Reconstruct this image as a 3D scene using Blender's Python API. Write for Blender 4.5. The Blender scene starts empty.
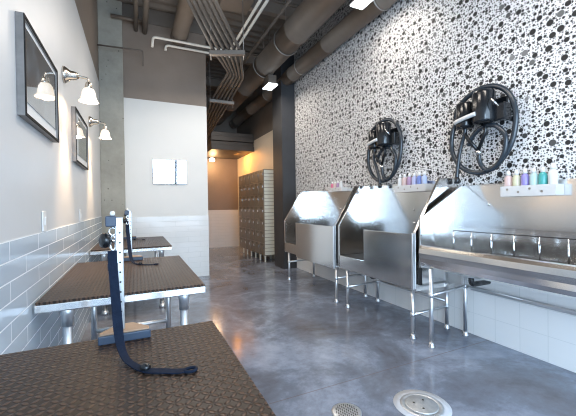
import bpy, bmesh, math, random
from mathutils import Vector, Matrix
random.seed(7)
S = bpy.context.scene
COL = S.collection
PI = math.pi
R = math.radians

# ------------------------------------------------------------------ materials
def mat(name, col=(.8, .8, .8), rough=.5, metal=0., spec=.5, emit=None, estr=0., trans=0., alpha=1., coat=0., sub=0.):
    m = bpy.data.materials.new(name); m.use_nodes = True
    b = m.node_tree.nodes['Principled BSDF']
    b.inputs['Base Color'].default_value = (*col, 1)
    b.inputs['Roughness'].default_value = rough
    b.inputs['Metallic'].default_value = metal
    b.inputs['Specular IOR Level'].default_value = spec
    b.inputs['Transmission Weight'].default_value = trans
    b.inputs['Alpha'].default_value = alpha
    b.inputs['Coat Weight'].default_value = coat
    if emit:
        b.inputs['Emission Color'].default_value = (*emit, 1)
        b.inputs['Emission Strength'].default_value = estr
    return m

class N:
    """tiny node-building helper"""
    def __init__(s, m): s.t = m.node_tree; s.b = s.t.nodes['Principled BSDF']
    def n(s, typ, **k):
        x = s.t.nodes.new(typ)
        for a, v in k.items():
            if a in x.inputs.keys(): x.inputs[a].default_value = v
            else: setattr(x, a, v)
        return x
    def l(s, a, b): s.t.links.new(a, b)
    def m(s, op, a, b=None, c=None):
        x = s.t.nodes.new('ShaderNodeMath'); x.operation = op
        for i, v in enumerate((a, b, c)):
            if v is None: continue
            if hasattr(v, 'is_output'): s.l(v, x.inputs[i])
            else: x.inputs[i].default_value = v
        return x.outputs[0]
    def pos(s):
        g = s.n('ShaderNodeNewGeometry'); sp = s.n('ShaderNodeSeparateXYZ'); s.l(g.outputs['Position'], sp.inputs[0])
        return g.outputs['Position'], sp.outputs
    def obj(s):
        g = s.n('ShaderNodeTexCoord'); sp = s.n('ShaderNodeSeparateXYZ'); s.l(g.outputs['Object'], sp.inputs[0])
        return g.outputs['Object'], sp.outputs
    def vec(s, x, y, z=0.):
        c = s.n('ShaderNodeCombineXYZ')
        for i, v in enumerate((x, y, z)):
            if hasattr(v, 'is_output'): s.l(v, c.inputs[i])
            else: c.inputs[i].default_value = v
        return c.outputs[0]
    def ramp(s, f, stops):
        r = s.n('ShaderNodeValToRGB'); s.l(f, r.inputs[0]); e = r.color_ramp.elements
        while len(e) < len(stops): e.new(.5)
        for i, (p, c) in enumerate(stops): e[i].position = p; e[i].color = (*c, 1)
        return r.outputs[0]
    def mix(s, f, a, b):
        x = s.t.nodes.new('ShaderNodeMix'); x.data_type = 'RGBA'
        for i, v in ((0, f), (6, a), (7, b)):
            if hasattr(v, 'is_output'): s.l(v, x.inputs[i])
            elif i == 0: x.inputs[0].default_value = v
            else: x.inputs[i].default_value = (*v, 1)
        return x.outputs[2]
    def bump(s, h, strength=.3, dist=.01):
        b = s.n('ShaderNodeBump'); b.inputs['Strength'].default_value = strength; b.inputs['Distance'].default_value = dist
        s.l(h, b.inputs['Height']); s.l(b.outputs[0], s.b.inputs['Normal'])

def noisy(name, c1, c2, scale=3., rough=.6, bump=0., metal=0., detail=4., stretch=None, **k):
    m = mat(name, c1, rough, metal, **k); n = N(m); p, _ = n.obj()
    if stretch:
        mp = n.n('ShaderNodeMapping'); mp.inputs['Scale'].default_value = stretch; n.l(p, mp.inputs[0]); p = mp.outputs[0]
    t = n.n('ShaderNodeTexNoise', Scale=scale, Detail=detail, Roughness=.6); n.l(p, t.inputs['Vector'])
    n.l(n.ramp(t.outputs[0], [(.3, c1), (.7, c2)]), n.b.inputs['Base Color'])
    if bump: n.bump(t.outputs[0], bump, .01)
    return m

def tile_mat(name, c1, c2, grout, axis, bw, rh, z0, rough=.12, off=.5, y0=0., gw=.004):
    m = mat(name, c1, rough); n = N(m); p, o = n.pos()
    v = n.vec(n.m('SUBTRACT', o[axis], y0), n.m('SUBTRACT', o[2], z0))
    b = n.n('ShaderNodeTexBrick', offset=off, offset_frequency=2, squash=1.)
    n.l(v, b.inputs['Vector'])
    for k, q in (('Color1', (*c1, 1)), ('Color2', (*c2, 1)), ('Mortar', (*grout, 1)), ('Scale', 1.), ('Mortar Size', gw), ('Mortar Smooth', .2), ('Bias', 0.), ('Brick Width', bw), ('Row Height', rh)):
        b.inputs[k].default_value = q
    n.l(b.outputs['Color'], n.b.inputs['Base Color'])
    w = n.n('ShaderNodeTexNoise', Scale=4., Detail=1.); n.l(p, w.inputs['Vector'])
    h = n.m('ADD', n.m('MULTIPLY', b.outputs['Fac'], -1.), n.m('MULTIPLY', w.outputs[0], .7))
    n.bump(h, .25, .004)
    n.l(n.m('ADD', n.m('MULTIPLY', b.outputs['Fac'], .5), rough), n.b.inputs['Roughness'])
    return m

M = {}
M['left_white'] = noisy('cool_white_paint', (.62, .64, .65), (.66, .67, .68), 2., .45)
M['white'] = noisy('white_paint', (.76, .77, .75), (.79, .79, .77), 2., .5)
M['cream'] = noisy('cream_paint', (.74, .68, .56), (.78, .71, .60), 2., .5)
M['taupe'] = noisy('taupe_paint', (.235, .19, .155), (.265, .215, .178), 3., .55)
M['taupe_dark'] = noisy('dark_taupe_ceiling_paint', (.16, .138, .118), (.19, .165, .142), 4., .6)
M['soffit'] = noisy('dark_soffit_paint', (.075, .063, .054), (.09, .076, .065), 4., .5)
M['pier'] = noisy('charcoal_paint', (.04, .041, .046), (.05, .052, .057), 3., .5)
M['duct'] = noisy('painted_duct_metal', (.15, .12, .096), (.178, .143, .115), 5., .42, spec=.5)
M['conduit'] = noisy('painted_conduit', (.115, .096, .08), (.14, .118, .10), 8., .45)
M['strap_metal'] = mat('hanger_galvanised', (.34, .31, .28), .4, .6)
M['pipe_white'] = mat('white_pipe', (.78, .74, .66), .4)
M['left_tile'] = tile_mat('grey_blue_tile', (.49, .58, .67), (.54, .63, .72), (.86, .90, .94), 1, .437, .0845, 1.087, .14, .5, 1.27, .0035)
M['white_tile'] = tile_mat('white_tile', (.76, .78, .78), (.79, .80, .80), (.66, .68, .68), 0, .40, .09, 1.06, .12, .5, 0., .003)
M['right_tile'] = tile_mat('white_square_tile', (.92, .91, .89), (.93, .92, .90), (.78, .78, .76), 1, .2, .2, .0, .2, 0., 0., .003)
M['black'] = mat('black_plastic', (.010, .012, .015), .18, 0, .6)
M['hose'] = mat('black_rubber_hose', (.02, .03, .042), .26, 0, .7)
M['rubber'] = mat('black_rubber', (.01, .01, .011), .6)
M['chrome'] = mat('chrome', (.8, .8, .8), .12, 1.)
M['nickel'] = mat('brushed_nickel', (.62, .57, .5), .22, 1.)
M['galv'] = noisy('galvanised_steel', (.52, .55, .58), (.7, .72, .74), 30., .35, 0, .8)
M['tube'] = noisy('stainless_tube', (.80, .82, .84), (.86, .87, .88), 6., .36, 0, 1.)
M['silver_frame'] = noisy('silver_frame', (.20, .185, .175), (.28, .26, .25), 12., .45, 0, .5)
M['frame_black'] = mat('black_frame', (.015, .015, .016), .7, 0, .1)
M['mount'] = mat('picture_mount', (.72, .74, .75), .6)
M['navy'] = noisy('navy_webbing', (.006, .012, .028), (.010, .019, .042), 60., .75, .2, spec=.15)
M['blue_cap'] = mat('blue_grey_plastic', (.05, .075, .12), .4)
M['tan'] = noisy('tan_cast_top', (.36, .24, .16), (.42, .29, .2), 20., .45, 0, .2)
M['white_plastic'] = mat('white_plastic', (.82, .82, .81), .35)
M['locker'] = noisy('locker_beige_steel', (.20, .16, .115), (.23, .185, .135), 5., .38)
M['locker_side'] = noisy('locker_pale_steel', (.74, .73, .64), (.78, .77, .68), 5., .4)
M['lamp_on'] = mat('lit_lamp_glass', (.9, .85, .75), .3, emit=(1., .83, .6), estr=6.)
M['shade'] = mat('frosted_shade', (.9, .86, .8), .35, emit=(1., .82, .62), estr=.75)
M['led'] = mat('lit_diffuser', (.9, .9, .9), .3, emit=(.85, .95, 1.), estr=5.)
M['board'] = mat('mirror_glass', (.93, .94, .94), .03, 1.)
M['acrylic'] = mat('frosted_acrylic', (.93, .93, .93), .2, 0, .5, trans=.3)
M['halo'] = noisy('pale_patch_cement', (.46, .49, .54), (.58, .61, .66), 14., .5)
M['dark'] = mat('dark_hole', (.02, .02, .02), .5)
M['alu'] = mat('dark_aluminium', (.06, .06, .065), .35, .6)

def steel():
    m = mat('brushed_stainless', (.66, .66, .66), .3, 1.); n = N(m); p, _ = n.obj()
    mp = n.n('ShaderNodeMapping'); mp.inputs['Scale'].default_value = (14, .5, 14); n.l(p, mp.inputs[0])
    t = n.n('ShaderNodeTexNoise', Scale=2., Detail=1.); n.l(mp.outputs[0], t.inputs['Vector'])
    n.l(n.ramp(t.outputs[0], [(.3, (.83, .815, .80)), (.7, (.85, .835, .815))]), n.b.inputs['Base Color'])
    n.l(n.m('ADD', n.m('MULTIPLY', t.outputs[0], .04), .13), n.b.inputs['Roughness'])
    w = n.n('ShaderNodeTexNoise', Scale=1.6, Detail=0.); n.l(p, w.inputs['Vector'])
    n.bump(w.outputs[0], .07, .02)
    return m
M['steel'] = steel()

def floor_mat():
    m = mat('polished_concrete', (.2, .2, .2), .2, 0, .6); n = N(m); p, o = n.pos()
    a = n.n('ShaderNodeTexNoise', Scale=1.3, Detail=7., Roughness=.62, Distortion=.6); n.l(p, a.inputs['Vector'])
    b = n.n('ShaderNodeTexNoise', Scale=9., Detail=5., Roughness=.7); n.l(p, b.inputs['Vector'])
    f = n.m('ADD', n.m('MULTIPLY', a.outputs[0], .75), n.m('MULTIPLY', b.outputs[0], .25))
    c = n.ramp(f, [(.34, (.10, .098, .112)), (.5, (.165, .19, .245)), (.64, (.31, .36, .46))])
    # control joint: a thin saw-cut line
    j = n.m('LESS_THAN', n.m('ABSOLUTE', n.m('SUBTRACT', o[1], n.m('ADD', 1.86, n.m('MULTIPLY', o[0], .0)))), .004)
    n.l(n.mix(n.m('MULTIPLY', j, .45), c, (.14, .085, .07)), n.b.inputs['Base Color'])
    n.l(n.m('ADD', n.m('MULTIPLY', b.outputs[0], .16), .08), n.b.inputs['Roughness'])
    n.bump(b.outputs[0], .06, .01)
    return m
M['floor'] = floor_mat()

def dots_mat():
    m = mat('dotted_wallpaper', (.85, .85, .83), .55); n = N(m); p, o = n.pos()
    col = (.82, .81, .81); base = col
    def layer(cell, rmax, keep, fill, seed):
        vec = n.vec(n.m('MULTIPLY_ADD', o[1], 1 / cell, seed), n.m('MULTIPLY_ADD', o[2], 1 / cell, seed * 1.7))
        v = n.n('ShaderNodeTexVoronoi', voronoi_dimensions='2D', feature='F1', Scale=1., Randomness=.7)
        q = n.n('ShaderNodeTexVoronoi', voronoi_dimensions='2D', feature='N_SPHERE_RADIUS', Scale=1., Randomness=.7)
        n.l(vec, v.inputs['Vector']); n.l(vec, q.inputs['Vector'])
        sp = n.n('ShaderNodeSeparateColor'); n.l(v.outputs['Color'], sp.inputs[0])
        r = n.m('MULTIPLY', n.m('MINIMUM', n.m('MULTIPLY', q.outputs['Radius'], fill), n.m('MULTIPLY_ADD', sp.outputs[2], .5 * rmax / cell, .5 * rmax / cell)), n.m('LESS_THAN', sp.outputs[0], keep))
        inside = n.m('LESS_THAN', v.outputs['Distance'], r)
        near = n.m('MULTIPLY', n.m('GREATER_THAN', r, 0.), n.m('LESS_THAN', v.outputs['Distance'], n.m('ADD', r, .0017 / cell)))
        return inside, near, sp.outputs[1]
    block = None
    for cell, rmax, keep, fill, seed in ((.092, .0245, .9, .9, 3.3), (.041, .0125, 1., .95, 9.1), (.0195, .0066, 1., .95, 17.7)):
        i, nr, rc = layer(cell, rmax, keep, fill, seed)
        shade = n.ramp(rc, [(.0, (.008, .008, .009)), (.7, (.014, .014, .015)), (.85, (.07, .07, .07)), (1., (.25, .245, .24))])
        if block is None: base = n.mix(i, base, shade); block = nr
        else:
            vis = n.m('MULTIPLY', i, n.m('SUBTRACT', 1., block))
            base = n.mix(vis, base, shade); block = n.m('MAXIMUM', block, nr)
    n.l(base, n.b.inputs['Base Color'])
    return m
M['dots'] = dots_mat()

def mat_mat():
    m = mat('ribbed_rubber_mat', (.05, .042, .038), .38, 0, .3); n = N(m); p, o = n.obj()
    c = .021
    u = n.m('DIVIDE', o[0], c); v = n.m('DIVIDE', o[1], c)
    par = n.m('ABSOLUTE', n.m('MODULO', n.m('ADD', n.m('FLOOR', u), n.m('FLOOR', v)), 2.))
    sg = n.m('MULTIPLY_ADD', par, -2., 1.)
    fu = n.m('SUBTRACT', n.m('FRACT', u), .5); fv = n.m('SUBTRACT', n.m('FRACT', v), .5)
    fv2 = n.m('MULTIPLY', fv, sg)
    a = n.m('ADD', fu, fv2); b = n.m('SUBTRACT', fu, fv2)
    d = n.m('SQRT', n.m('ADD', n.m('POWER', n.m('MULTIPLY', a, 1.1), 2.), n.m('POWER', n.m('MULTIPLY', b, 2.1), 2.)))
    mr = n.n('ShaderNodeMapRange', interpolation_type='SMOOTHSTEP'); n.l(d, mr.inputs[0])
    mr.inputs[1].default_value = .95; mr.inputs[2].default_value = .35; mr.inputs[3].default_value = 0; mr.inputs[4].default_value = 1
    n.bump(mr.outputs[0], 1., .0035)
    n.l(n.mix(mr.outputs[0], (.022, .014, .010), (.105, .060, .040)), n.b.inputs['Base Color'])
    return m
M['mat'] = mat_mat()

def concrete():
    m = mat('raw_concrete', (.3, .3, .28), .75); n = N(m); p, o = n.pos()
    a = n.n('ShaderNodeTexNoise', Scale=2.5, Detail=8., Roughness=.65); n.l(p, a.inputs['Vector'])
    b = n.n('ShaderNodeTexVoronoi', Scale=9.); n.l(p, b.inputs['Vector'])
    c = n.ramp(a.outputs[0], [(.3, (.27, .265, .23)), (.7, (.43, .42, .37))])
    n.l(n.mix(n.m('LESS_THAN', b.outputs['Distance'], .09), c, (.14, .14, .125)), n.b.inputs['Base Color'])
    n.bump(a.outputs[0], .3, .02)
    return m
M['concrete'] = concrete()

def art():
    m = mat('grey_blue_print', (.1, .12, .14), .05, 0, .6, coat=1.); n = N(m); p, o = n.obj()
    m.node_tree.nodes['Principled BSDF'].inputs['Coat Roughness'].default_value = .02
    t = n.n('ShaderNodeTexNoise', Scale=7., Detail=5.); n.l(p, t.inputs['Vector'])
    n.l(n.ramp(t.outputs[0], [(.35, (.02, .026, .035)), (.55, (.06, .08, .10)), (.72, (.20, .24, .27))]), n.b.inputs['Base Color'])
    return m
M['art'] = art()

# ------------------------------------------------------------------ mesh builder
class MB:
    def __init__(s, org=(0, 0, 0)): s.bm = bmesh.new(); s.o = Vector(org)
    def _in(s, vs): 
        return [s.bm.verts.new(Vector(v) - s.o) for v in vs]
    def box(s, a, b):
        x0, y0, z0 = [min(p, q) for p, q in zip(a, b)]; x1, y1, z1 = [max(p, q) for p, q in zip(a, b)]
        v = s._in([(x0, y0, z0), (x1, y0, z0), (x1, y1, z0), (x0, y1, z0), (x0, y0, z1), (x1, y0, z1), (x1, y1, z1), (x0, y1, z1)])
        for f in ((0, 3, 2, 1), (4, 5, 6, 7), (0, 1, 5, 4), (1, 2, 6, 5), (2, 3, 7, 6), (3, 0, 4, 7)): s.bm.faces.new([v[i] for i in f])
        return s
    def prism(s, pts, ax, a, b):
        """pts: 2D outline; ax: 'x','y','z' extrusion axis from a to b"""
        def P(p, t):
            return {'x': (t, p[0], p[1]), 'y': (p[0], t, p[1]), 'z': (p[0], p[1], t)}[ax]
        v0 = s._in([P(p, a) for p in pts]); v1 = s._in([P(p, b) for p in pts]); k = len(pts)
        s.bm.faces.new(v0); s.bm.faces.new(v1[::-1])
        for i in range(k): s.bm.faces.new((v0[i], v1[i], v1[(i + 1) % k], v0[(i + 1) % k]))
        return s
    def sheet(s, pts, ax, a, b, th):
        """open 2D polyline extruded, given thickness th"""
        n = len(pts); off = []
        for i in range(n):
            p = Vector(pts[max(i - 1, 0)]); q = Vector(pts[min(i + 1, n - 1)]); d = (q - p).normalized()
            off.append(Vector(pts[i]) + Vector((-d.y, d.x)) * th)
        return s.prism([tuple(p) for p in pts] + [tuple(p) for p in off[::-1]], ax, a, b)
    def tube(s, pts, r, seg=12, closed=False, cap=True, rib=0.):
        pts = [Vector(p) for p in pts]; n = len(pts); rings = []; up = None
        for i in range(n):
            if closed: t = (pts[(i + 1) % n] - pts[i - 1])
            else: t = pts[min(i + 1, n - 1)] - pts[max(i - 1, 0)]
            t.normalize()
            if up is None: up = t.orthogonal().normalized()
            up = (up - t * up.dot(t)).normalized(); w = t.cross(up)
            rr = r[i] if isinstance(r, (list, tuple)) else r
            if rib: rr *= 1 + rib * (1 if i % 2 else -1)
            rings.append(s._in([pts[i] + (up * math.cos(2 * PI * k / seg) + w * math.sin(2 * PI * k / seg)) * rr for k in range(seg)]))
        m = n if closed else n - 1
        for i in range(m):
            A, B = rings[i], rings[(i + 1) % n]
            for k in range(seg): s.bm.faces.new((A[k], A[(k + 1) % seg], B[(k + 1) % seg], B[k])).smooth = True
        if cap and not closed:
            s.bm.faces.new(rings[0][::-1]); s.bm.faces.new(rings[-1])
        return s
    def lathe(s, prof, c, ax=(0, 0, 1), seg=24):
        """prof: (radius, height) along ax from c"""
        c = Vector(c); a = Vector(ax).normalized(); u = a.orthogonal().normalized(); w = a.cross(u); rings = []
        for r, h in prof:
            rings.append(s._in([c + a * h + (u * math.cos(2 * PI * k / seg) + w * math.sin(2 * PI * k / seg)) * max(r, 1e-4) for k in range(seg)]))
        for A, B in zip(rings, rings[1:]):
            for k in range(seg): s.bm.faces.new((A[k], A[(k + 1) % seg], B[(k + 1) % seg], B[k])).smooth = True
        s.bm.faces.new(rings[0][::-1]); s.bm.faces.new(rings[-1])
        return s
    def ribbon(s, pts, widths, th):
        """flat strap through pts; widths: vector half-widths"""
        rings = []; n = len(pts); P = [Vector(p) for p in pts]
        for i in range(n):
            t = (P[min(i + 1, n - 1)] - P[max(i - 1, 0)]).normalized(); w = Vector(widths[i]); nn = t.cross(w).normalized() * th / 2
            rings.append(s._in([P[i] + w + nn, P[i] - w + nn, P[i] - w - nn, P[i] + w - nn]))
        for A, B in zip(rings, rings[1:]):
            for k in range(4): s.bm.faces.new((A[k], A[(k + 1) % 4], B[(k + 1) % 4], B[k]))
        s.bm.faces.new(rings[0][::-1]); s.bm.faces.new(rings[-1])
        return s
    def build(s, name, m, parent=None, bevel=0., kind=None, label=None):
        bmesh.ops.recalc_face_normals(s.bm, faces=s.bm.faces[:])
        me = bpy.data.meshes.new(name); s.bm.to_mesh(me); s.bm.free(); me.materials.append(m if not isinstance(m, str) else M[m])
        o = bpy.data.objects.new(name, me); COL.objects.link(o)
        if parent is not None:
            o.parent = parent
            r = parent
            base = Vector((0, 0, 0))
            if r.type == 'MESH': base = Vector((0, 0, 0))
        else: o.location = s.o
        if bevel:
            b = o.modifiers.new('b', 'BEVEL'); b.width = bevel; b.segments = 2; b.limit_method = 'ANGLE'; b.angle_limit = R(40)
        if kind: o['kind'] = kind
        if label: o['label'] = label
        return o

def spline(ctrl, n=8, closed=False):
    P = [Vector(p) for p in ctrl]; k = len(P); out = []
    g = lambda i: P[i % k] if closed else P[max(0, min(k - 1, i))]
    for i in range(k if closed else k - 1):
        p0, p1, p2, p3 = g(i - 1), g(i), g(i + 1), g(i + 2)
        for j in range(n):
            t = j / n
            out.append(.5 * ((2 * p1) + (-p0 + p2) * t + (2 * p0 - 5 * p1 + 4 * p2 - p3) * t * t + (-p0 + 3 * p1 - 3 * p2 + p3) * t ** 3))
    if not closed: out.append(P[-1])
    return out

def thing(name, loc, label, cat, group=None):
    o = bpy.data.objects.new(name, None); COL.objects.link(o); o.location = loc; o.empty_display_size = .1
    o['label'] = label; o['category'] = cat
    if group: o['group'] = group
    return o
def tag(o, label, cat, group=None):
    o['label'] = label; o['category'] = cat
    if group: o['group'] = group
    return o
def dup(root, loc, label, group=None):
    r = root.copy(); COL.objects.link(r); r.location = loc; r['label'] = label
    if group: r['group'] = group
    for ch in list(root.children):
        c = ch.copy(); COL.objects.link(c); c.parent = r
        for g in list(ch.children):
            d = g.copy(); COL.objects.link(d); d.parent = c
    return r
def struct(name, mb, m, bevel=0.):
    return mb.build(name, m, None, bevel, 'structure')

# ------------------------------------------------------------------ the room
XL, XR = -.48, 2.81
YF, YW, YB = -2.6, 5.78, 9.6
ZC = 4.42
struct('floor', MB().box((XL - .3, YF - .3, -.12), (XR + .3, YB + .3, 0)), 'floor')
# corrugated ceiling deck: trapezoid ribs running across the room
mb = MB(); y = YF - .2; pts = [(y, ZC + .15)]
while y < YB + .2:
    pts += [(y, ZC + .045), (y + .05, ZC), (y + .11, ZC), (y + .16, ZC + .045)]; y += .2
pts += [(y, ZC + .15)]
mb.prism(pts, 'x', XL - .3, XR + .3); struct('ceiling', mb, 'taupe_dark')
struct('wall_left', MB().box((XL - .2, -1.15, 1.087), (XL, YW + .1, 3.13)).box((XL - .2, YF, 2.75), (XL, -1.15, 3.13)), 'left_white')
struct('wall_left_upper', MB().box((XL - .2, YF, 3.13), (XL, YW + .1, ZC + .05)), 'taupe')
struct('wall_left_tile', MB().box((XL - .2, -1.15, 0), (XL + .004, YW + .1, 1.087)), 'left_tile')
struct('column_corner', MB((-.313, 5.75, 0)).box((XL, 5.7, 0), (-.148, YW + .1, ZC + .02)), 'concrete', .006)
struct('wall_partition', MB().box((-.148, YW, 1.06), (1.147, YB, 2.958)), 'white')
struct('wall_partition_tile', MB().box((-.148, YW - .004, 0), (1.151, YB, 1.06)), 'white_tile')
struct('wall_partition_upper', MB().box((-.148, YW, 2.958), (1.147, YB, 4.2)), 'taupe')
struct('beam_partition', MB().box((-.148, YW - .02, 4.2), (1.147, YW + .2, ZC + .02)), 'taupe_dark')
struct('wall_back', MB().box((1.147, YB, 1.1), (XR + .2, YB + .2, ZC + .05)), 'taupe')
struct('wall_back_lower', MB().box((1.147, YB - .004, 0), (XR + .2, YB + .2, 1.1)), 'white_tile')
struct('wall_right', MB().box((XR, YF, 1.30), (XR + .2, 5.65, ZC + .05)), 'dots')
struct('wall_right_tile', MB().box((XR - .003, YF, 0), (XR + .2, 5.65, 1.30)), 'right_tile')
struct('wall_right_rear', MB().box((XR, 5.65, 0), (XR + .2, YB, 2.905)), 'cream')
struct('wall_right_rear_upper', MB().box((XR, 5.65, 2.905), (XR + .2, YB, ZC + .05)), 'taupe_dark')
struct('column_pier', MB((2.67, 5.87, 0)).box((2.53, 5.652, 0), (XR - .001, 6.1, ZC + .02)), 'pier')
# shop front behind the camera: two tall glazed openings with dark frames
mb = MB(); mb.box((XL - .2, YF - .15, 0), (XL + .12, YF, ZC + .05)).box((XR - .12, YF - .15, 0), (XR + .2, YF, ZC + .05)).box((XL + .12, YF - .15, 3.3), (XR - .12, YF, ZC + .05)).box((XL + .12, YF - .15, 0), (XR - .12, YF, .12))
struct('wall_front', mb, 'white')
for k, (a, b) in enumerate(((XL + .12, 1.5), (1.5, XR - .12))):
    mb = MB()
    mb.box((a, YF - .1, .12), (a + .06, YF - .04, 3.3)).box((b - .06, YF - .1, .12), (b, YF - .04, 3.3)).box((a, YF - .1, .12), (b, YF - .04, .2)).box((a, YF - .1, 3.24), (b, YF - .04, 3.3)).box((a, YF - .1, 2.3), (b, YF - .04, 2.36))
    struct('window_%d' % (k + 1), mb, 'alu')
mb = MB()
for a, b in ((YF, YF + .06), (-1.91, -1.85), (-1.21, -1.15)): mb.box((XL - .14, a, .12), (XL - .08, b, 2.75))
mb.box((XL - .2, YF, 0), (XL, -1.15, .12)).box((XL - .14, YF, .12), (XL - .08, -1.15, .18)).box((XL - .14, YF, 2.69), (XL - .08, -1.15, 2.75)); struct('window_3', mb, 'alu')  # unseen side window, added to throw low light on the tub wall
# ceiling joists crossing the room
for y in (1.6, 3.2, 4.75, 6.6, 8.2):
    mb = MB((1.2, y, 4.3)); mb.box((XL, y - .05, 4.40), (XR, y + .05, 4.425)).box((XL, y - .01, 4.23), (XR, y + .01, 4.40)).box((XL, y - .05, 4.21), (XR, y + .05, 4.23))
    if y > YW: mb = MB((2., y, 4.3)); mb.box((1.147, y - .05, 4.40), (XR, y + .05, 4.425)).box((1.147, y - .01, 4.23), (XR, y + .01, 4.40)).box((1.147, y - .05, 4.21), (XR, y + .05, 4.23))
    struct('beam_joist', mb, 'taupe')
# ribbed soffit across the end of the passage
mb = MB((2., 8.5, 2.9))
for k in range(4):
    mb.box((1.70, 8.05 + .03 * (k % 2), 2.62 + .115 * k), (XR - .002, YB - .002, 2.62 + .115 * k + (.105 if k % 2 else .115)))
struct('beam_soffit', mb, 'soffit', .008)

# ------------------------------------------------------------------ services under the ceiling
def run(name, pts, r, m, label, cat, group=None, seg=14):
    mb = MB(pts[0]); mb.tube(pts, r, seg); o = mb.build(name, m); return tag(o, label, cat, group)
def elbow(pts, rad=.08, n=5):
    P = [Vector(p) for p in pts]; out = [P[0]]
    for a, b, c in zip(P, P[1:], P[2:]):
        u = (a - b).normalized(); v = (c - b).normalized(); p, q = b + u * rad, b + v * rad
        for k in range(n + 1):
            t = k / n; out.append((1 - t) ** 2 * p + 2 * t * (1 - t) * b + t * t * q)
    return out + [P[-1]]

def duct(name, X, Z, r, y0, y1, label, straps, top=4.3):
    root = thing(name, (X, y0, Z), label, 'duct', 'round ducts along the dotted wall')
    mb = MB((X, y0, Z)); pts = []; yy = y0
    prof = [(r, 0)]
    h = 0
    while h < y1 - y0 - .01:
        h2 = min(h + 1.2, y1 - y0); prof += [(r, h2 - .03), (r + .008, h2 - .025), (r + .008, h2 - .005), (r, h2)]; h = h2
    mb.lathe(prof, (X, y0, Z), (0, 1, 0), 40); mb.build('duct_body', 'duct', root)
    for y in straps:
        mb = MB((X, y0, Z)); ring = [(X + (r + .012) * math.cos(a), y, Z + (r + .012) * math.sin(a)) for a in [2 * PI * k / 32 for k in range(32)]]
        mb.tube(ring, .009, 6, closed=True); mb.build('hanger_ring', 'strap_metal', root)
        mb = MB((X, y0, Z)); mb.tube([(X, y, Z + r), (X, y, top + .1)], .006, 6); mb.build('hanger_rod', 'strap_metal', root)
duct('round_duct', 2.13, 3.72, .19, -.6, 9.3, 'largest round taupe air duct hung on rings beside the thinner wall duct', (4.55, 5.5, 2.5))
duct('round_duct', 2.655, 3.625, .128, -.6, 9.3, 'thinner round taupe duct tight against the top of the dotted wall', (5.05, 3.0, 6.6))
duct('round_duct', .70, 4.04, .125, 2.0, YW - .002, 'round taupe duct entering the upper wall above the white partition', (3.2,))
# rectangular duct near the ceiling
tag(MB((1.36, 3.0, 4.1)).box((1.10, 1.2, 4.02), (1.52, 4.62, 4.20)).build('rectangular_duct', 'duct', bevel=.01), 'flat rectangular taupe duct up under the ceiling beside white pipes', 'duct')
# conduits
side = ['outermost on the partition side', 'second from the partition side', 'third from the partition side', 'fourth from the partition side', 'fifth from the partition side', 'outermost towards the big ducts']
for k in range(6):
    t = k / 5
    L = lambda a, b: a + (b - a) * t
    p = [(L(.05, .22), L(2.46, 2.38), 3.3), (L(.97, 1.29), L(4.36, 4.22), 3.3), (L(1.345, 1.615), L(5.0, 5.14), 3.3), (L(1.37, 1.72), 6.3, 3.3), (L(1.49, 1.67), 8.75, 2.9)]
    run('electrical_conduit', elbow(p, .1), .021, 'conduit', 'painted conduit of the bent overhead bundle, ' + side[k], 'conduit', 'bundle of six conduits under the ceiling', 10)
def trapeze(name, c, half, ang, label, tops=(4.4, 4.4)):
    root = thing(name, c, label, 'pipe hanger', 'trapeze hangers under the conduits')
    d = Vector((math.cos(ang), math.sin(ang), 0)); n = Vector((-d.y, d.x, 0)); C = Vector(c)
    mb = MB(c)
    q = [C + d * half * a + n * .03 * b for a, b in ((-1, -1), (1, -1), (1, 1), (-1, 1))]
    mb.prism([(v.x, v.y) for v in q], 'z', c[2] - .035, c[2] + .02); mb.build('channel', 'strap_metal', root)
    for sgn, tp in zip((-1, 1), tops):
        e = C + d * (half - .02) * sgn
        mb = MB(c); mb.tube([(e.x, e.y, c[2] - .1), (e.x, e.y, tp)], .006, 6); mb.build('threaded_rod', 'strap_metal', root)
trapeze('trapeze_hanger', (1.13, 4.26, 3.25), .235, R(-24), 'steel trapeze bar under the conduit bundle before its bend', (4.4, 4.018))
trapeze('trapeze_hanger', (1.545, 6.3, 3.25), .24, 0, 'steel trapeze bar under the conduit bundle beyond its bend')
run('white_pipe', elbow([(1.50, .6, 3.87), (1.50, 5.5, 3.87), (.285, 5.5, 3.87), (.27, 5.5, 3.71)], .05), .02, 'pipe_white', 'white overhead pipe turning along the partition, longer with higher drop', 'pipe', 'white ceiling pipes')
run('white_pipe', elbow([(1.585, .6, 3.87), (1.585, 5.7, 3.87), (.49, 5.7, 3.87), (.48, 5.7, 3.78)], .05), .02, 'pipe_white', 'white overhead pipe turning along the partition, shorter one nearer the wall', 'pipe', 'white ceiling pipes')
run('grey_conduit', [(1.77, .6, 3.75), (1.77, 8.6, 3.75)], .02, 'conduit', 'single straight grey conduit between white pipes and the big duct', 'conduit')
run('drop_pipe', [(.045, 2.4, 4.06), (.045, YW - .003, 4.06)], .03, 'taupe_dark', 'dark ceiling pipe running into the wall nearest the concrete column', 'pipe', 'dark pipes beside the column')
run('drop_pipe', [(.175, 2.4, 4.05), (.175, YW - .003, 4.05)], .04, 'taupe_dark', 'thicker dark ceiling pipe running into the wall beside the round duct', 'pipe', 'dark pipes beside the column')
run('cross_pipe', [(-.30, 5.62, 4.13), (.22, 5.62, 4.14)], .028, 'duct', 'short taupe pipe crossing high in front of the concrete column', 'pipe')
run('thin_conduit', elbow([(XL + .002, 5.5, 3.6), (.135, 5.5, 3.625), (.13, 5.5, 3.39)], .03), .012, 'conduit', 'thin dark conduit crossing the concrete column and dropping at its end', 'conduit')

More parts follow.
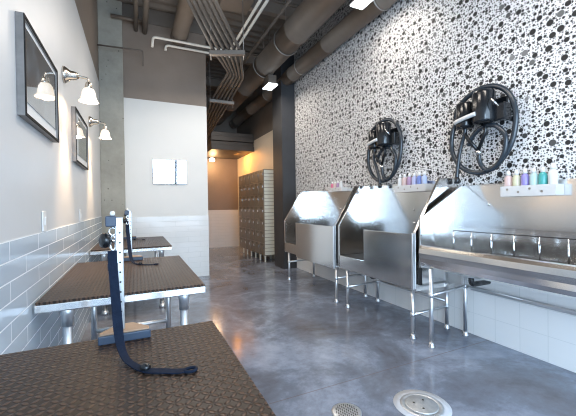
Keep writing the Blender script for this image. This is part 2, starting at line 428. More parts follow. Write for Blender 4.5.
def pendant(c, label):
    root = thing('overhead_light', c, label, 'light fixture', 'box ceiling lights between the ducts')
    x, y, z = c
    MB(c).box((x - .075, y - .12, z), (x + .075, y + .12, z + .16)).build('housing', 'conduit', root, .006)
    MB(c).box((x - .085, y - .15, z - .02), (x + .085, y + .15, z)).build('diffuser', 'led', root)
    mb = MB(c); mb.tube([(x, y, z + .16), (x, y, 4.4)], .008, 6); mb.build('stem', 'strap_metal', root)
pendant((2.20, 5.4, 3.34), 'lit box light hanging between the two long ducts farther along the room')
pendant((2.33, 2.92, 3.49), 'lit box light at the picture top between the two long ducts')
# passage lamp, lit
root = thing('passage_lamp', (1.99, 9.35, 2.62), 'small lit ceiling lamp at the end of the passage', 'lamp')
MB((1.99, 9.35, 2.62)).lathe([(.03, .0), (.03, -.02)], (1.99, 9.35, 2.62)).build('mount', 'nickel', root)
MB((1.99, 9.35, 2.62)).lathe([(.02, -.02), (.07, -.04), (.085, -.09), (.06, -.13), (.01, -.14)], (1.99, 9.35, 2.62)).build('globe', 'lamp_on', root)

# ------------------------------------------------------------------ left wall: pictures, sconces, switches
def picture(y0, y1, z0, z1, label):
    c = (XL, (y0 + y1) / 2, (z0 + z1) / 2)
    root = thing('framed_picture', c, label, 'picture', 'framed pictures on the left wall')
    x0, x1, w = XL + .001, XL + .031, .014
    mb = MB(c); mb.box((x0, y0, z0), (x1, y0 + w, z1)).box((x0, y1 - w, z0), (x1, y1, z1)).box((x0, y0 + w, z0), (x1, y1 - w, z0 + w)).box((x0, y0 + w, z1 - w), (x1, y1 - w, z1))
    mb.build('frame', 'silver_frame', root)
    mb = MB(c); e = x1 + .001
    mb.box((x1, y0, z1 - w), (e + .003, y1, z1)).box((x1, y0, z0), (e + .003, y1, z0 + w)).box((x1, y1 - w, z0 + w), (e + .003, y1, z1 - w)).box((x1, y0, z0 + w), (e + .003, y0 + w, z1 - w))
    mb.build('frame_lip', 'frame_black', root)
    MB(c).box((x0, y0 + w, z0 + w), (x0 + .022, y1 - w, z1 - w)).build('mount_board', 'mount', root)
    m_ = .03
    MB(c).box((x0 + .022, y0 + w + .012, z0 + w + m_ * 2), (x0 + .026, y1 - w - .012, z1 - w - m_)).build('print', 'art', root)
picture(1.85, 2.55, 1.645, 2.11, 'large framed dark picture on the pale wall before the first lamp')
picture(3.25, 4.0, 1.615, 2.075, 'framed picture on the pale wall between the two wall lamps')
def sconce(y):
    z = 2.225; c = (XL, y, z)
    root = thing('wall_sconce', c, 'lit bell-shaded wall lamp beside the larger picture', 'lamp', 'bell-shaded wall lamps')
    MB(c).lathe([(.062, .001), (.062, .012), (.05, .03), (.036, .045), (.03, .085), (.016, .10)], c, (1, 0, 0), 28).build('back_plate', 'nickel', root)
    mb = MB(c); mb.tube(spline([(XL + .09, y, z), (XL + .135, y, z - .003), (XL + .158, y, z - .012), (XL + .163, y, z - .04)], 5), .009, 10); mb.build('arm', 'nickel', root)
    t = (XL + .163, y, z - .04)
    MB(c).lathe([(.013, .005), (.02, .0), (.026, -.035), (.024, -.045)], t).build('socket', 'nickel', root)
    MB(c).lathe([(.022, -.042), (.032, -.046), (.044, -.066), (.049, -.095), (.054, -.12), (.065, -.14), (.07, -.146), (.067, -.146), (.05, -.12), (.044, -.095), (.038, -.07), (.018, -.055)], t, seg=32).build('lamp_shade', 'shade', root)
    MB(c).lathe([(.011, -.055), (.022, -.08), (.024, -.095), (.016, -.112), (.004, -.118)], t, seg=16).build('bulb', 'lamp_on', root)
    return root
s0 = sconce(2.94)
dup(s0, (XL, 4.43, 2.225), 'lit bell-shaded wall lamp nearest the concrete column')
for y, lb in ((2.27, 'white wall plate above the tile beside the big table'), (3.6, 'white wall plate above the tile farther along the left wall')):
    c = (XL, y, 1.14)
    root = thing('wall_plate', c, lb, 'switch', 'white wall plates')
    MB(c).box((XL + .001, y - .037, 1.09), (XL + .009, y + .037, 1.205)).build('plate', 'white_plastic', root, .003)
    MB(c).box((XL + .009, y - .012, 1.125), (XL + .014, y + .012, 1.17)).build('rocker', 'white_plastic', root, .002)
# white glossy board on the partition
root = thing('wall_mirror', (.525, YW, 1.8), 'small wall mirror on the white partition, reflecting the bright shop window', 'mirror')
c = (.525, YW, 1.8)
MB(c).box((.256, YW - .02, 1.595), (.792, YW - .001, 2.0)).build('backing', 'silver_frame', root)
MB(c).box((.262, YW - .026, 1.601), (.786, YW - .0205, 1.994)).build('glass_panel', 'board', root)

# ------------------------------------------------------------------ grooming tables
ZT = .75
def table(x0, x1, y0, y1, label):
    c = ((x0 + x1) / 2, (y0 + y1) / 2, 0)
    root = thing('grooming_table', c, label, 'table', 'grooming tables along the left wall')
    mb = MB(c); mb.box((x0, y0, ZT - .055), (x1, y1, ZT - .012)); mb.build('table_top', 'steel', root, .006)
    # the ribbed mat lies inside the tray and belongs to the table
    MB(c).box((x0 + .006, y0 + .006, ZT - .012), (x1 - .006, y1 - .006, ZT)).build('rubber_mat', 'mat', root, .003)
    xs, ys = (x0 + .13, x1 - .12), (y0 + .07, y1 - .09)
    for X in xs:
        for Yy in ys:
            mb = MB(c); mb.lathe([(.024, .0), (.024, ZT - .055)], (X, Yy, 0), seg=20); lg = mb.build('leg', 'tube', root)
            MB(c).lathe([(.029, .0), (.029, .06), (.032, .065), (.032, .095), (.03, .098)], (X, Yy, ZT - .055 - .098), seg=20).build('leg_socket', 'tube', lg)
            MB(c).lathe([(.036, .0), (.036, .02), (.03, .05)], (X, Yy, 0), seg=20).build('foot', 'tube', lg)
    for Yy in ys:
        mb = MB(c); mb.tube([(xs[0], Yy, .17), (xs[1], Yy, .17)], .018, 12); mb.build('stretcher', 'tube', root)
    mb = MB(c); mb.tube([((xs[0] + xs[1]) / 2, ys[0], .17), ((xs[0] + xs[1]) / 2, ys[1], .17)], .018, 12); mb.build('stretcher', 'tube', root)
    return root
table(-.468, .283, .12, 1.352, 'nearest grooming table with a ribbed dark rubber mat')
table(-.468, .375, 1.99, 3.29, 'middle grooming table with a ribbed mat on steel legs by the tiled wall')
table(-.468, .392, 4.17, 5.56, 'farthest grooming table in front of the white partition')

def grooming_post(X, Y, label):
    c = (X, Y, ZT); root = thing('grooming_post', c, label, 'restraint post', 'restraint posts clamped to the tables')
    G = lambda dx, dy, dz: (X + dx, Y + dy, ZT + dz)
    mb = MB(c); mb.prism([(X - .083, Y - .04), (X + .083, Y - .04), (X + .083, Y - .01), (X + .028, Y + .06), (X - .028, Y + .06), (X - .083, Y - .01)], 'z', ZT + .0005, ZT + .03); mb.build('clamp_base', 'blue_cap', root, .004)
    mb = MB(c); mb.prism([(X - .078, Y - .036), (X + .078, Y - .036), (X + .078, Y - .012), (X + .025, Y + .055), (X - .025, Y + .055), (X - .078, Y - .012)], 'z', ZT + .03, ZT + .036); mb.build('base_cover', 'tan', root, .002)
    mb = MB(c); mb.box(G(-.027, -.012, .036), G(-.001, .012, .435)); po = mb.build('post', 'galv', root, .003)
    for k in range(9): MB(c).lathe([(.0035, 0), (.0035, .001)], G(-.012, -.0121, .10 + .035 * k), (0, -1, 0), 8).build('hole', 'dark', po)
    mb = MB(c); mb.tube([G(-.017, 0, .35), G(-.05, 0, .355)], .008, 10); mb.build('knob_shaft', 'chrome', root)
    mb = MB(c)
    mb.lathe([(.012, 0), (.024, .004), (.027, .014), (.024, .026), (.012, .03)], G(-.045, -.005, .355), (-1, -.5, 0), 18); mb.build('clamp_knob', 'black', root)
    mb = MB(c); mb.box(G(-.056, -.016, .402), G(-.022, .016, .44)); mb.build('top_clamp', 'blue_cap', root, .004)
    MB(c).lathe([(.004, 0), (.008, .004), (.009, .01), (.005, .017)], G(-.034, 0, .44), seg=14).build('ball_knob', 'white_plastic', root)
    # snap hook
    mb = MB(c); ring = [G(-.034 + .011 * math.cos(a), -.004, .385 + .013 * math.sin(a)) for a in [2 * PI * k / 16 for k in range(16)]]
    mb.tube(ring, .0035, 8, closed=True)
    ring = [G(-.034 + .009 * math.cos(a), -.005, .345 + .026 * math.sin(a)) for a in [2 * PI * k / 18 for k in range(18)]]
    mb.tube(ring, .004, 8, closed=True); mb.lathe([(.007, 0), (.007, .012)], G(-.034, -.005, .308), seg=12); mb.build('snap_hook', 'chrome', root)
    return root
def leash(X, Y, label):
    c = (X, Y, ZT); G = lambda dx, dy, dz: (X + dx, Y + dy, ZT + dz)
    root = thing('grooming_leash', c, label, 'leash', 'nylon grooming leashes')
    # straight hanging part, a curl on to the mat, and a tail lying flat
    ctrl = [G(-.036, -.012, .318), G(-.035, -.02, .28), G(-.03, -.04, .21), G(-.022, -.085, .13), G(-.012, -.15, .05), G(.005, -.21, .016), G(.033, -.26, .006), G(.062, -.30, .005), G(.1, -.325, .006), G(.14, -.345, .005), G(.165, -.352, .006)]
    p = spline(ctrl, 6); n = len(p); w = []
    for i in range(n):
        t = i / (n - 1); k = max(0, min(1, (t - .36) / .2))
        a = Vector((.0145, 0, 0)).lerp(Vector((.006, .011, 0)), k); w.append(a)
    mb = MB(c); mb.ribbon(p, w, .003); mb.build('strap', 'navy', root)
    mb = MB(c); mb.box(G(-.051, -.022, .25), G(-.019, -.012, .275)); mb.build('buckle', 'black', root, .002)
    mb = MB(c); mb.lathe([(.006, 0), (.012, .005), (.012, .022), (.006, .026)], G(.048, -.285, .010), (.8, -.5, 0), 12); mb.build('slide_lock', 'black', root)
    mb = MB(c); ring = [G(.175 + .016 * math.cos(a), -.355 + .012 * math.sin(a), .006) for a in [2 * PI * k / 14 for k in range(14)]]
    mb.tube(ring, .0045, 8, closed=True); mb.build('end_loop', 'navy', root)
    return root
gp = grooming_post(-.042, 1.31, 'restraint post with snap hook on the nearest table')
dup(gp, (-.035, 3.2, ZT), 'restraint post clamped at the far edge of the middle table')
dup(gp, (-.085, 5.42, ZT), 'restraint post on the farthest table by the partition')
gl = leash(-.042, 1.31, 'navy leash hanging from the nearest post, tail lying on the mat')
dup(gl, (-.035, 3.2, ZT), 'navy leash hanging on to the middle table mat')
dup(gl, (-.085, 5.42, ZT), 'navy leash hanging on to the farthest table')

# ------------------------------------------------------------------ lockers
order = ['first locker column, showing its ribbed pale end', 'second locker column from the ribbed end', 'third locker column from the ribbed end', 'fourth locker column from the ribbed end', 'fifth locker column from the ribbed end', 'last locker column, deepest in the passage']
W, NT = .31, 7
ly = 6.57
c0 = (2.65, ly + W / 2, 0)
lock = thing('locker', c0, order[0], 'locker', 'tall locker columns in the passage')
MB(c0).box((2.50, ly + .003, .13), (2.79, ly + W - .003, 2.0)).build('body', 'locker', lock, .004)
mb = MB(c0)
for k in range(24): mb.box((2.505, ly - .006, .145 + .077 * k), (2.785, ly + .003,   .145 + .077 * k + .067))
rib = mb.build('end_panel', 'locker_side', lock, label='pale ribbed end panel')
dh = 1.86 / NT
for k in range(NT):
    z = .135 + dh * k
    d = MB(c0).box((2.488, ly + .012, z + .006), (2.50, ly + W - .012, z + dh - .006)).build('door', 'locker', lock, .003)
    MB(c0).box((2.474, ly + .03, z + dh * .52), (2.488, ly + .065, z + dh * .72)).build('handle', 'chrome', d, .002)
    mb = MB(c0)
    for j in range(3): mb.box((2.4865, ly + .10, z + dh * .78 + j * .014), (2.489, ly + .22, z + dh * .78 + j * .014 + .005))
    mb.build('vent', 'dark', d)
for X in (2.515, 2.77):
    MB(c0).box((X - .012, ly + .006, 0), (X + .012, ly + .04, .13)).build('leg', 'locker_side', lock)
for i in range(1, 6):
    r = dup(lock, (2.65, ly + W / 2 + W * i, 0), order[i])
    for ch in list(r.children):
        if ch.name.startswith('end_panel'): bpy.data.objects.remove(ch)

# ------------------------------------------------------------------ dog wash tubs
XF, XB = 2.23, 2.795
def leg(root, c, X, Y, h, zc):
    mb = MB(c); mb.lathe([(.017, .0), (.017, h)], (X, Y, 0), seg=16); l = mb.build('leg', 'tube', root)
    MB(c).lathe([(.021, -.02), (.021, .02)], (X, Y, zc), seg=16).build('collar', 'tube', l)
    MB(c).lathe([(.026, .0), (.026, .006), (.019, .02), (.019, .04)], (X, Y, 0), seg=16).build('foot', 'tube', l)
def drain(root, c, Y, Z):
    mb = MB(c); mb.tube([(2.5, Y, Z + .05), (2.5, Y, Z - .06)], .024, 12).tube(elbow([(2.5, Y, Z - .06), (2.5, Y, Z - .12), (2.72, Y, Z - .12)], .04), .022, 12); d = mb.build('drain_pipe', 'black', root)
    mb = MB(c); mb.lathe([(.034, 0), (.038, .01), (.034, .035)], (2.5, Y, Z - .06), seg=14); mb.build('drain_nut', 'tube', d)
def tub_high(Y0, Y1, door, legs, label, zdoor, seal):
    c = (2.5, (Y0 + Y1) / 2, 0); root = thing('dog_wash_tub', c, label, 'wash tub', 'stainless dog wash tubs')
    prof = [(XF, .44), (XF, .96), (2.54, 1.45), (XB + .01, 1.45), (XB + .01, .44)]
    for a, b in ((Y0, Y0 + .014), (Y1 - .014, Y1)):
        o = MB(c); o.prism(prof, 'y', a, b); sp = o.build('side_panel', 'steel', root, .002)
        # folded bright hem round the front of the side panel
        yc = a if a == Y0 else b
        o = MB(c); ins = .026 if a == Y0 else -.026
        o.prism([(XF - .004, .46), (XF - .004, .962), (2.538, 1.454), (2.545, 1.445), (XF + .004, .958), (XF + .004, .46)], 'y', yc, yc + ins); o.build('hem', 'steel', sp, .001)
    MB(c).box((XB - .004, Y0 + .014, .52), (XB + .01, Y1 - .014, 1.45)).build('back_panel', 'steel', root)
    MB(c).box((XB - .0055, Y0 + .014, 1.44), (XB + .01, Y1 - .014, 1.452)).build('top_hem', 'steel', root, .003)
    mb = MB(c); mb.sheet([(XB, .60), (XB - .04, .575), (2.5, .55), (XF + .03, .575), (XF + .012, .602), (XF - .004, .60), (XF - .004, .45), (XF + .03, .44), (XB, .44)], 'y', Y0 + .014, Y1 - .014, .006); mb.build('basin', 'steel', root)
    MB(c).box((XF + .02, Y0 + .03, .588), (XB - .02, Y1 - .03, .603)).build('tub_dark_sheet', 'rubber', root)  # black sheet added to darken what the steel reflects inside the tub
    MB(c).box((XF - .024, door[0], zdoor), (XF - .010, door[1], .945)).build('front_panel', 'steel', root, .005)
    o = MB(c); o.box((XF - .028, door[0] - .004, zdoor), (XF - .006, door[0] + .018, .955)); o.build('panel_edge', 'tube', root, .004)
    if seal:
        o = MB(c); o.prism([(XF + .0, .50), (XF + .0, .955), (2.535, 1.44), (XB, 1.44), (XB, .50)], 'y', seal[0], seal[1]); o.build('rubber_seal', 'rubber', root)
    for (Y, zs) in legs:
        leg(root, c, 2.25, Y, .445, zs); leg(root, c, 2.725, Y + .03, .445, zs)
        mb = MB(c); mb.tube([(2.25, Y, zs), (2.725, Y + .03, zs)], .013, 10); mb.build('stretcher', 'tube', root)
    mb = MB(c); mb.tube([(2.725, legs[0][0] + .03, .265), (2.725, legs[-1][0] + .03, .265)], .014, 10); mb.build('rear_rail', 'tube', root)
    drain(root, c, legs[-1][0] - .12, .47)
    for (yy, zz) in (((Y0 + Y1) / 2 - .05, 1.15), ((Y0 + Y1) / 2 - .05, 1.0)):
        MB(c).lathe([(.012, 0), (.012, .004), (.006, .009)], (XB - .0045, yy, zz), (-1, 0, 0), 12).build('rivet', 'chrome', root)
    return root
tub_high(3.395, 4.93, (3.41, 4.47), [(3.43, .30), (4.81, .295)], 'farthest stainless dog wash tub, beside the dark pier', .42, None)
tub_high(2.125, 3.34, (2.14, 2.83), [(2.19, .215), (3.19, .245)], 'middle stainless dog wash tub with a large front panel', .455, (3.342, 3.385))
# near tub: open trough with a bulged rim and sloping end
Y0, Y1 = .50, 2.085
c = (2.5, (Y0 + Y1) / 2, 0); root = thing('dog_wash_tub', c, 'nearest stainless dog wash tub with a low rounded open front', 'wash tub', 'stainless dog wash tubs')
prof = [(2.226, .66), (2.226, 1.083), (2.74, 1.372), (XB + .01, 1.375), (XB + .01, .66)]
for a, b in ((Y0, Y0 + .014), (Y1 - .014, Y1)):
    sp = MB(c).prism(prof, 'y', a, b).build('side_panel', 'steel', root, .002)
    yc, ins = (a, .02) if a == Y0 else (b, -.02)
    MB(c).prism([(2.222, .66), (2.222, 1.086), (2.74, 1.377), (2.742, 1.368), (2.231, 1.08), (2.231, .66)], 'y', yc, yc + ins).build('hem', 'steel', sp, .001)
MB(c).box((XB - .004, Y0 + .014, .70), (XB + .01, Y1 - .014, 1.375)).build('back_panel', 'steel', root)
MB(c).box((XB - .0055, Y0 + .014, 1.366), (XB + .01, Y1 - .014, 1.378)).build('top_hem', 'steel', root, .003)
arc = [(2.262, .835), (2.252, .852), (2.236, .858), (2.220, .852), (2.208, .83), (2.203, .79), (2.208, .75), (2.222, .71), (2.245, .675), (2.28, .655), (XB, .64)]
mb = MB(c); mb.sheet([(XB, .72), (2.4, .69), (2.27, .70), (2.262, .74)] + arc, 'y', Y0 + .014, Y1 - .014, .006); mb.build('basin', 'steel', root, .0)
MB(c).box((2.275, Y0 + .03, .722), (XB - .02, Y1 - .03, .737)).build('tub_dark_sheet', 'rubber', root)  # same added black sheet, darkens the lower back panel's reflection
for Y, dy in ((1.985, .04), (.60, -.02)):
    leg(root, c, 2.25, Y, .665, .44); leg(root, c, 2.728, Y + dy, .66, .455)
    mb = MB(c); mb.tube([(2.25, Y, .44), (2.728, Y + dy, .455)], .013, 10); mb.build('stretcher', 'tube', root)
mb = MB(c); mb.tube([(2.728, 2.025, .455), (2.728, .58, .455)], .014, 10); mb.build('rear_rail', 'tube', root)
drain(root, c, 1.80, .66)
MB(c).lathe([(.012, 0), (.012, .004), (.006, .009)], (XB - .0045, 1.84, 1.2), (-1, 0, 0), 12).build('rivet', 'chrome', root)
MB(c).box((2.24, 2.088, .50), (2.26, 2.115, .72)).build('hinge_bar', 'rubber', root)
# wire rack standing in the near tub
c = (2.50, 1.3, .738); root = thing('wire_rack', c, 'chrome wire rack standing inside the nearest wash tub', 'rack')
ys = [1.965 - .167 * k for k in range(9)]
for x in (2.505,):
    for y in ys:
        mb = MB(c); mb.tube([(x, y, .742), (x, y, .978)], .0055, 8); mb.build('upright', 'chrome', root)
mb = MB(c)
mb.tube([(2.505, ys[0] + .003, .978), (2.505, ys[-1], .978)], .004, 8); mb.build('top_rail', 'alu', root)
mb = MB(c); mb.tube([(2.505, ys[0], .745), (2.505, ys[-1], .745)], .005, 8); mb.build('bottom_rail', 'chrome', root)
for y in (ys[0], ys[4], ys[8]):
    mb = MB(c); mb.tube([(2.40, y, .743), (2.64, y, .743)], .005, 8); mb.build('foot_bar', 'chrome', root)
# black hose hanging between two tubs
run('water_pipe', [(XR - .025, .3, .425), (XR - .025, 2.0, .425)], .011, 'tube', 'thin steel pipe along the tiled wall behind the nearest tub', 'pipe')

# ------------------------------------------------------------------ dryers with hoses
def dryer(Y, Z, label, ty=.225):
    X = XR; c = (X, Y, Z); root = thing('pet_dryer', c, label, 'dryer', 'wall-mounted pet dryers')
    # dy: positive = away from the camera
    Go = lambda dx, dy, dz: (X - dx, Y + dy, Z + dz)
    G = lambda dx, dy, dz: (X - dx, Y + dy - .055, Z + dz)
    MB(c).box(G(.001, -.13, .09), G(.02, .25, .27)).build('wall_bracket', 'black', root, .006)
    MB(c).lathe([(.045, 0), (.07, .006), (.074, .03), (.074, .215), (.066, .23), (.03, .236)], G(.11, .185, .05), seg=28).build('motor_canister', 'black', root, label='smaller black canister')
    MB(c).lathe([(.055, 0), (.084, .006), (.088, .03), (.088, .25), (.078, .275), (.04, .283)], G(.125, .0, .055), seg=28).build('motor_canister', 'black', root, label='taller black canister')
    MB(c).box(G(.02, -.17, .06), G(.12, -.07, .2)).build('control_box', 'black', root, .012)
    mb = MB(c); mb.tube(spline([G(.14, .25, .115), G(.18, .225, .115), G(.20, .15, .122), G(.21, .07, .13), G(.212, .015, .135)], 6), .018, 12); mb.build('handle', 'white_plastic', root)
    mb = MB(c); mb.tube([G(.17, -.09, .24), G(.20, -.12, .215), G(.17, -.15, .16)], .008, 8); mb.build('switch_lever', 'chrome', root)
    mb = MB(c)   # outer loop of ribbed hose
    mb.tube(spline([Go(.07, .245, .16), Go(.075, .285, .05), Go(.075, .295, -.10), Go(.075, .24, -.23), Go(.075, .14, -.32), Go(.075, .0, -.35), Go(.075, -.13, -.30), Go(.075, -.235, -.17), Go(.075, -.28, 0.), Go(.075, -.275, .15), Go(.075, -.22, .28), Go(.08, -.12, .36), Go(.09, 0., .375), Go(.10, .10, .34), Go(.10, .2, .27), Go(.08, .245, .2)], 10, True), .021, 12, closed=True, rib=.05); mb.build('outer_hose', 'hose', root)
    mb = MB(c)   # inner loop
    mb.tube(spline([G(.085, .17, -.10), G(.095, .12, -.02), G(.10, .03, .035), G(.10, -.07, .03), G(.10, -.15, -.05), G(.10, -.165, -.14), G(.095, -.13, -.25), G(.09, -.06, -.325), G(.09, .0, -.335), G(.095, .04, -.30), G(.10, .06, -.24), G(.10, .065, -.16)], 10), .019, 12, rib=.05); mb.build('inner_hose', 'hose', root)
    mb = MB(c)
    mb.tube([G(.105, .19, .075), G(.105, .185, .0), G(.105, .16, -.045), G(.10, .07, -.16)], .015, 10).tube([G(.12, -.0, .075), G(.12, -.01, .0), G(.115, .0, -.03), G(.10, .07, -.16)], .015, 10); mb.build('hose_junction', 'black', root)
    mb = MB(c); mb.lathe([(.024, 0), (.024, .045)], G(.10, .065, -.2), seg=14); mb.build('hose_clamp', 'chrome', root)
    mb = MB(c)   # tail running down into the tub
    mb.tube(spline([Go(.11, .13, .055), Go(.105, .14, .0), Go(.10, .17 + (ty - .17) * .1, -.08), Go(.10, .17 + (ty - .17) * .6, -.2), Go(.10, .17 + (ty - .17) * .93, -.33), Go(.10, ty, -.385)], 8), .0165, 12); mb.build('tail_hose', 'hose', root)
    mb = MB(c); mb.lathe([(.017, 0), (.026, -.02), (.024, -.055), (.018, -.06)], Go(.10, ty, -.375), seg=14); mb.build('nozzle', 'black', root)
    return root
dryer(1.86, 1.83, 'black two-canister pet dryer with coiled hose above the nearest tub')
dryer(3.09, 1.845, 'black two-canister pet dryer with coiled hose above the middle tub', .05)

# ------------------------------------------------------------------ bottle shelves
def shelf(y0, y1, z0, z1, label):
    c = (XB - .03, (y0 + y1) / 2, z0); root = thing('bottle_shelf', c, label, 'shelf', 'clear bottle shelves')
    MB(c).box((XB - .105, y0, z0), (XB - .006, y1, z0 + .006)).build('shelf_floor', 'acrylic', root, .002)
    MB(c).box((XB - .110, y0, z0), (XB - .105, y1, z1)).build('front_lip', 'acrylic', root, .002)
    mb = MB(c); n = 4
    for k in range(n):
        yy = y1 - (y1 - y0) * (.14 + .21 * k); zz = z0 + (z1 - z0) * (.68 if k % 2 == 0 else .4)
        mb.lathe([(.009, 0), (.009, .001)], (XB - .1102, yy, zz), (-1, 0, 0), 12)
    mb.build('screw', 'strap_metal', root)
    for y in (y0, y1 - .005): MB(c).box((XB - .105, y, z0), (XB - .006, y + .005, z1)).build('end_plate', 'acrylic', root)
def bottle(y, z, h, r, body, cap, label, group):
    c = (XB - .06, y, z); root = thing('shampoo_bottle', c, label, 'bottle', group)
    MB(c).lathe([(r * .9, 0), (r, .006), (r, h * .68), (r * .8, h * .76), (r * .42, h * .80), (r * .42, h * .83)], c, seg=20).build('body', body, root)
    MB(c).lathe([(r * .55, h * .80), (r * .55, h * .92), (r * .4, h * .94), (r * .3, h)], c, seg=16).build('cap', cap, root)
def bcol(n, c): 
    return mat('bottle_' + n, c, .25, 0, .5, trans=.15)
BC = {k: bcol(k, v) for k, v in dict(white=(.85, .86, .86), blush=(.82, .62, .60), mauve=(.50, .33, .50), lilac=(.58, .60, .86), blue=(.22, .30, .68), skyblue=(.50, .60, .86), violet=(.38, .33, .74), cream=(.80, .78, .55), teal=(.10, .50, .48), mint=(.60, .80, .80), pink=(.78, .22, .36)).items()}
shelf(1.285, 1.672, 1.262, 1.345, 'clear bottle shelf on the back of the nearest tub')
for k, (y, b, h, n) in enumerate(((1.637, 'blush', .205, 'white and blush'), (1.575, 'cream', .205, 'pale yellow'), (1.513, 'violet', .21, 'violet'), (1.451, 'mint', .21, 'pale mint'), (1.39, 'teal', .21, 'teal'), (1.326, 'white', .23, 'plain white'))):
    bottle(y, 1.2685, h, .028 if b != 'white' else .030, BC[b], 'white_plastic', n + ' bottle with white cap on the nearest tub shelf', 'bottles on the nearest tub shelf')
shelf(2.43, 2.87, 1.345, 1.42, 'clear bottle shelf on the back of the middle tub')
for y, b, n in ((2.83, 'white', 'plain white'), (2.76, 'blush', 'blush pink'), (2.69, 'mauve', 'mauve'), (2.62, 'lilac', 'pale lilac'), (2.55, 'blue', 'deep blue'), (2.485, 'skyblue', 'light blue')):
    bottle(y, 1.3515, .20, .029, BC[b], 'white_plastic', n + ' bottle with white cap on the middle tub shelf', 'bottles on the middle tub shelf')
shelf(3.93, 4.28, 1.41, 1.47, 'clear bottle shelf on the back of the farthest tub')
for y, b, n in ((4.24, 'pink', 'rose pink'), (4.17, 'blush', 'pale blush'), (4.09, 'mauve', 'mauve'), (4.01, 'white', 'plain white')):
    bottle(y, 1.4165, .15, .027, BC[b], 'white_plastic', n + ' bottle on the farthest tub shelf', 'bottles on the farthest tub shelf')

# ------------------------------------------------------------------ floor fittings
c = (1.545, 1.44, 0); root = thing('floor_cleanout', c, 'round steel cover plate set in the floor', 'floor cover')
MB(c).lathe([(.165, .0004), (.165, .0008), (.12, .0012)], c, seg=48).build('grout_collar', 'halo', root)
MB(c).lathe([(.125, .0005), (.125, .002), (.115, .005), (.10, .006), (.098, .003)], c, seg=48).build('ring', 'galv', root)
MB(c).lathe([(.094, .0005), (.094, .006), (.088, .008), (.0, .008)], c, seg=48).build('cover_plate', 'galv', root)
mb = MB(c)
for a in (.6, 2.4, 4.1): mb.lathe([(.007, .008), (.007, .0095)], (c[0] + .045 * math.cos(a), c[1] + .045 * math.sin(a), 0), seg=12)
mb.build('screw', 'dark', root)
c = (1.10, 1.585, 0); root = thing('floor_drain', c, 'round perforated drain set in the concrete floor', 'floor drain')
MB(c).lathe([(.088, .0005), (.088, .002), (.078, .006), (.0, .006)], c, seg=40).build('grate', 'galv', root)
mb = MB(c)
for i in range(-5, 6):
    for j in range(-5, 6):
        x, y = i * .0135 + (.0067 if j % 2 else 0), j * .0125
        if math.hypot(x, y) < .066: mb.lathe([(.0042, .0061), (.0042, .0068)], (c[0] + x, c[1] + y, 0), seg=8)
mb.build('hole_pattern', 'dark', root)

# ------------------------------------------------------------------ light
def area(name, loc, rot, sx, sy, power, col):
    l = bpy.data.lights.new(name, 'AREA'); l.shape = 'RECTANGLE'; l.size = sx; l.size_y = sy; l.energy = power; l.color = col
    o = bpy.data.objects.new(name, l); COL.objects.link(o); o.location = loc; o.rotation_euler = rot; return o
def point(name, loc, power, col, rad=.04):
    l = bpy.data.lights.new(name, 'POINT'); l.energy = power; l.color = col; l.shadow_soft_size = rad
    o = bpy.data.objects.new(name, l); COL.objects.link(o); o.location = loc; return o
SKY = (.56, .77, 1.)
for x, wd in ((.57, 1.75), (2.1, 1.1)):
    area('daylight', (x, YF - .25, 1.72), (R(68), 0, 0), wd, 3.1, 88 * wd, SKY)
area('daylight', (XL - .3, -1.88, 1.40), (R(76), 0, R(-75)), 1.4, 2.5, 220, SKY)  # comes in by the added side window, brightens tubs, tile and floor
for y in (2.94, 4.43):
    point('sconce_bulb', (XL + .163, y, 2.225 - .175), 5, (1., .70, .42), .03)
    l = bpy.data.lights.new('sconce_beam', 'SPOT'); l.energy = 90; l.color = (1., .66, .36); l.spot_size = R(64); l.spot_blend = 1.; l.shadow_soft_size = .03
    o = bpy.data.objects.new('sconce_beam', l); COL.objects.link(o); o.location = (XL + .163, y, 2.225 - .19); o.rotation_euler = (0, R(8), 0)
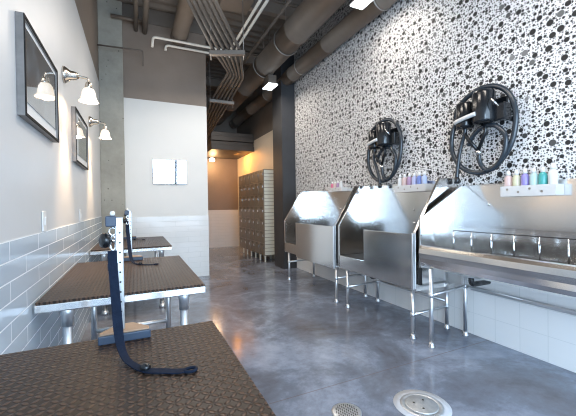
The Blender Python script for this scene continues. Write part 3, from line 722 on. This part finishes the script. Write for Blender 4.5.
point('passage_bulb', (1.99, 9.2, 2.4), 24, (1., .58, .26), .08)
area('soffit_light', (2.45, 8.6, 2.6), (0, R(-35), 0), .1, .3, 16, (1., .38, .07))
area('box_light', (2.20, 5.4, 3.315), (0, 0, 0), .15, .28, 12, (1., .90, .79))
area('box_light', (2.33, 2.92, 3.465), (0, 0, 0), .15, .28, 12, (1., .90, .79))
for x, y in ((.75, 2.6), (.5, 4.6)): area('ceiling_fill', (x, y, 2.9), (R(180), 0, 0), .8, .8, 9, (1., .93, .85))  # upward fill added to lift the ceiling, no fixture here
# added overhead fill without fixtures, brightens the deeper part of the room
for x, y, p in ((.75, 2.2, 26), (.5, 4.2, 20), (1.75, .9, 24), (1.2, 4.6, 16), (1.9, 7.3, 5)): area('overhead_light', (x, y, 3.2), (0, 0, 0), .3, .9, p, (1., .90, .79))
w = bpy.data.worlds.new('world'); S.world = w; w.use_nodes = True
w.node_tree.nodes['Background'].inputs[0].default_value = (.75, .87, 1., 1); w.node_tree.nodes['Background'].inputs[1].default_value = 1.6

# ------------------------------------------------------------------ camera
cd = bpy.data.cameras.new('camera'); cam = bpy.data.objects.new('camera', cd); COL.objects.link(cam); S.camera = cam
cd.sensor_fit = 'HORIZONTAL'; cd.sensor_width = 36; cd.lens = 36 * 326. / 576; cd.clip_start = .02; cd.clip_end = 100
yaw, pit, rol = R(25.), R(-.53), R(-.8)
fwd = Vector((math.sin(yaw) * math.cos(pit), math.cos(yaw) * math.cos(pit), math.sin(pit)))
rt = Vector((math.cos(yaw), -math.sin(yaw), 0)); up = rt.cross(fwd)
r2 = rt * math.cos(rol) + up * math.sin(rol); u2 = -rt * math.sin(rol) + up * math.cos(rol)
cam.matrix_world = Matrix(((r2.x, u2.x, -fwd.x, 0), (r2.y, u2.y, -fwd.y, 0), (r2.z, u2.z, -fwd.z, 1.22), (0, 0, 0, 1)))
S.view_settings.view_transform = 'Standard'; S.view_settings.look = 'None'; S.view_settings.gamma = 1
S.view_settings.exposure = -.2
S.cycles.filter_width = 1.1
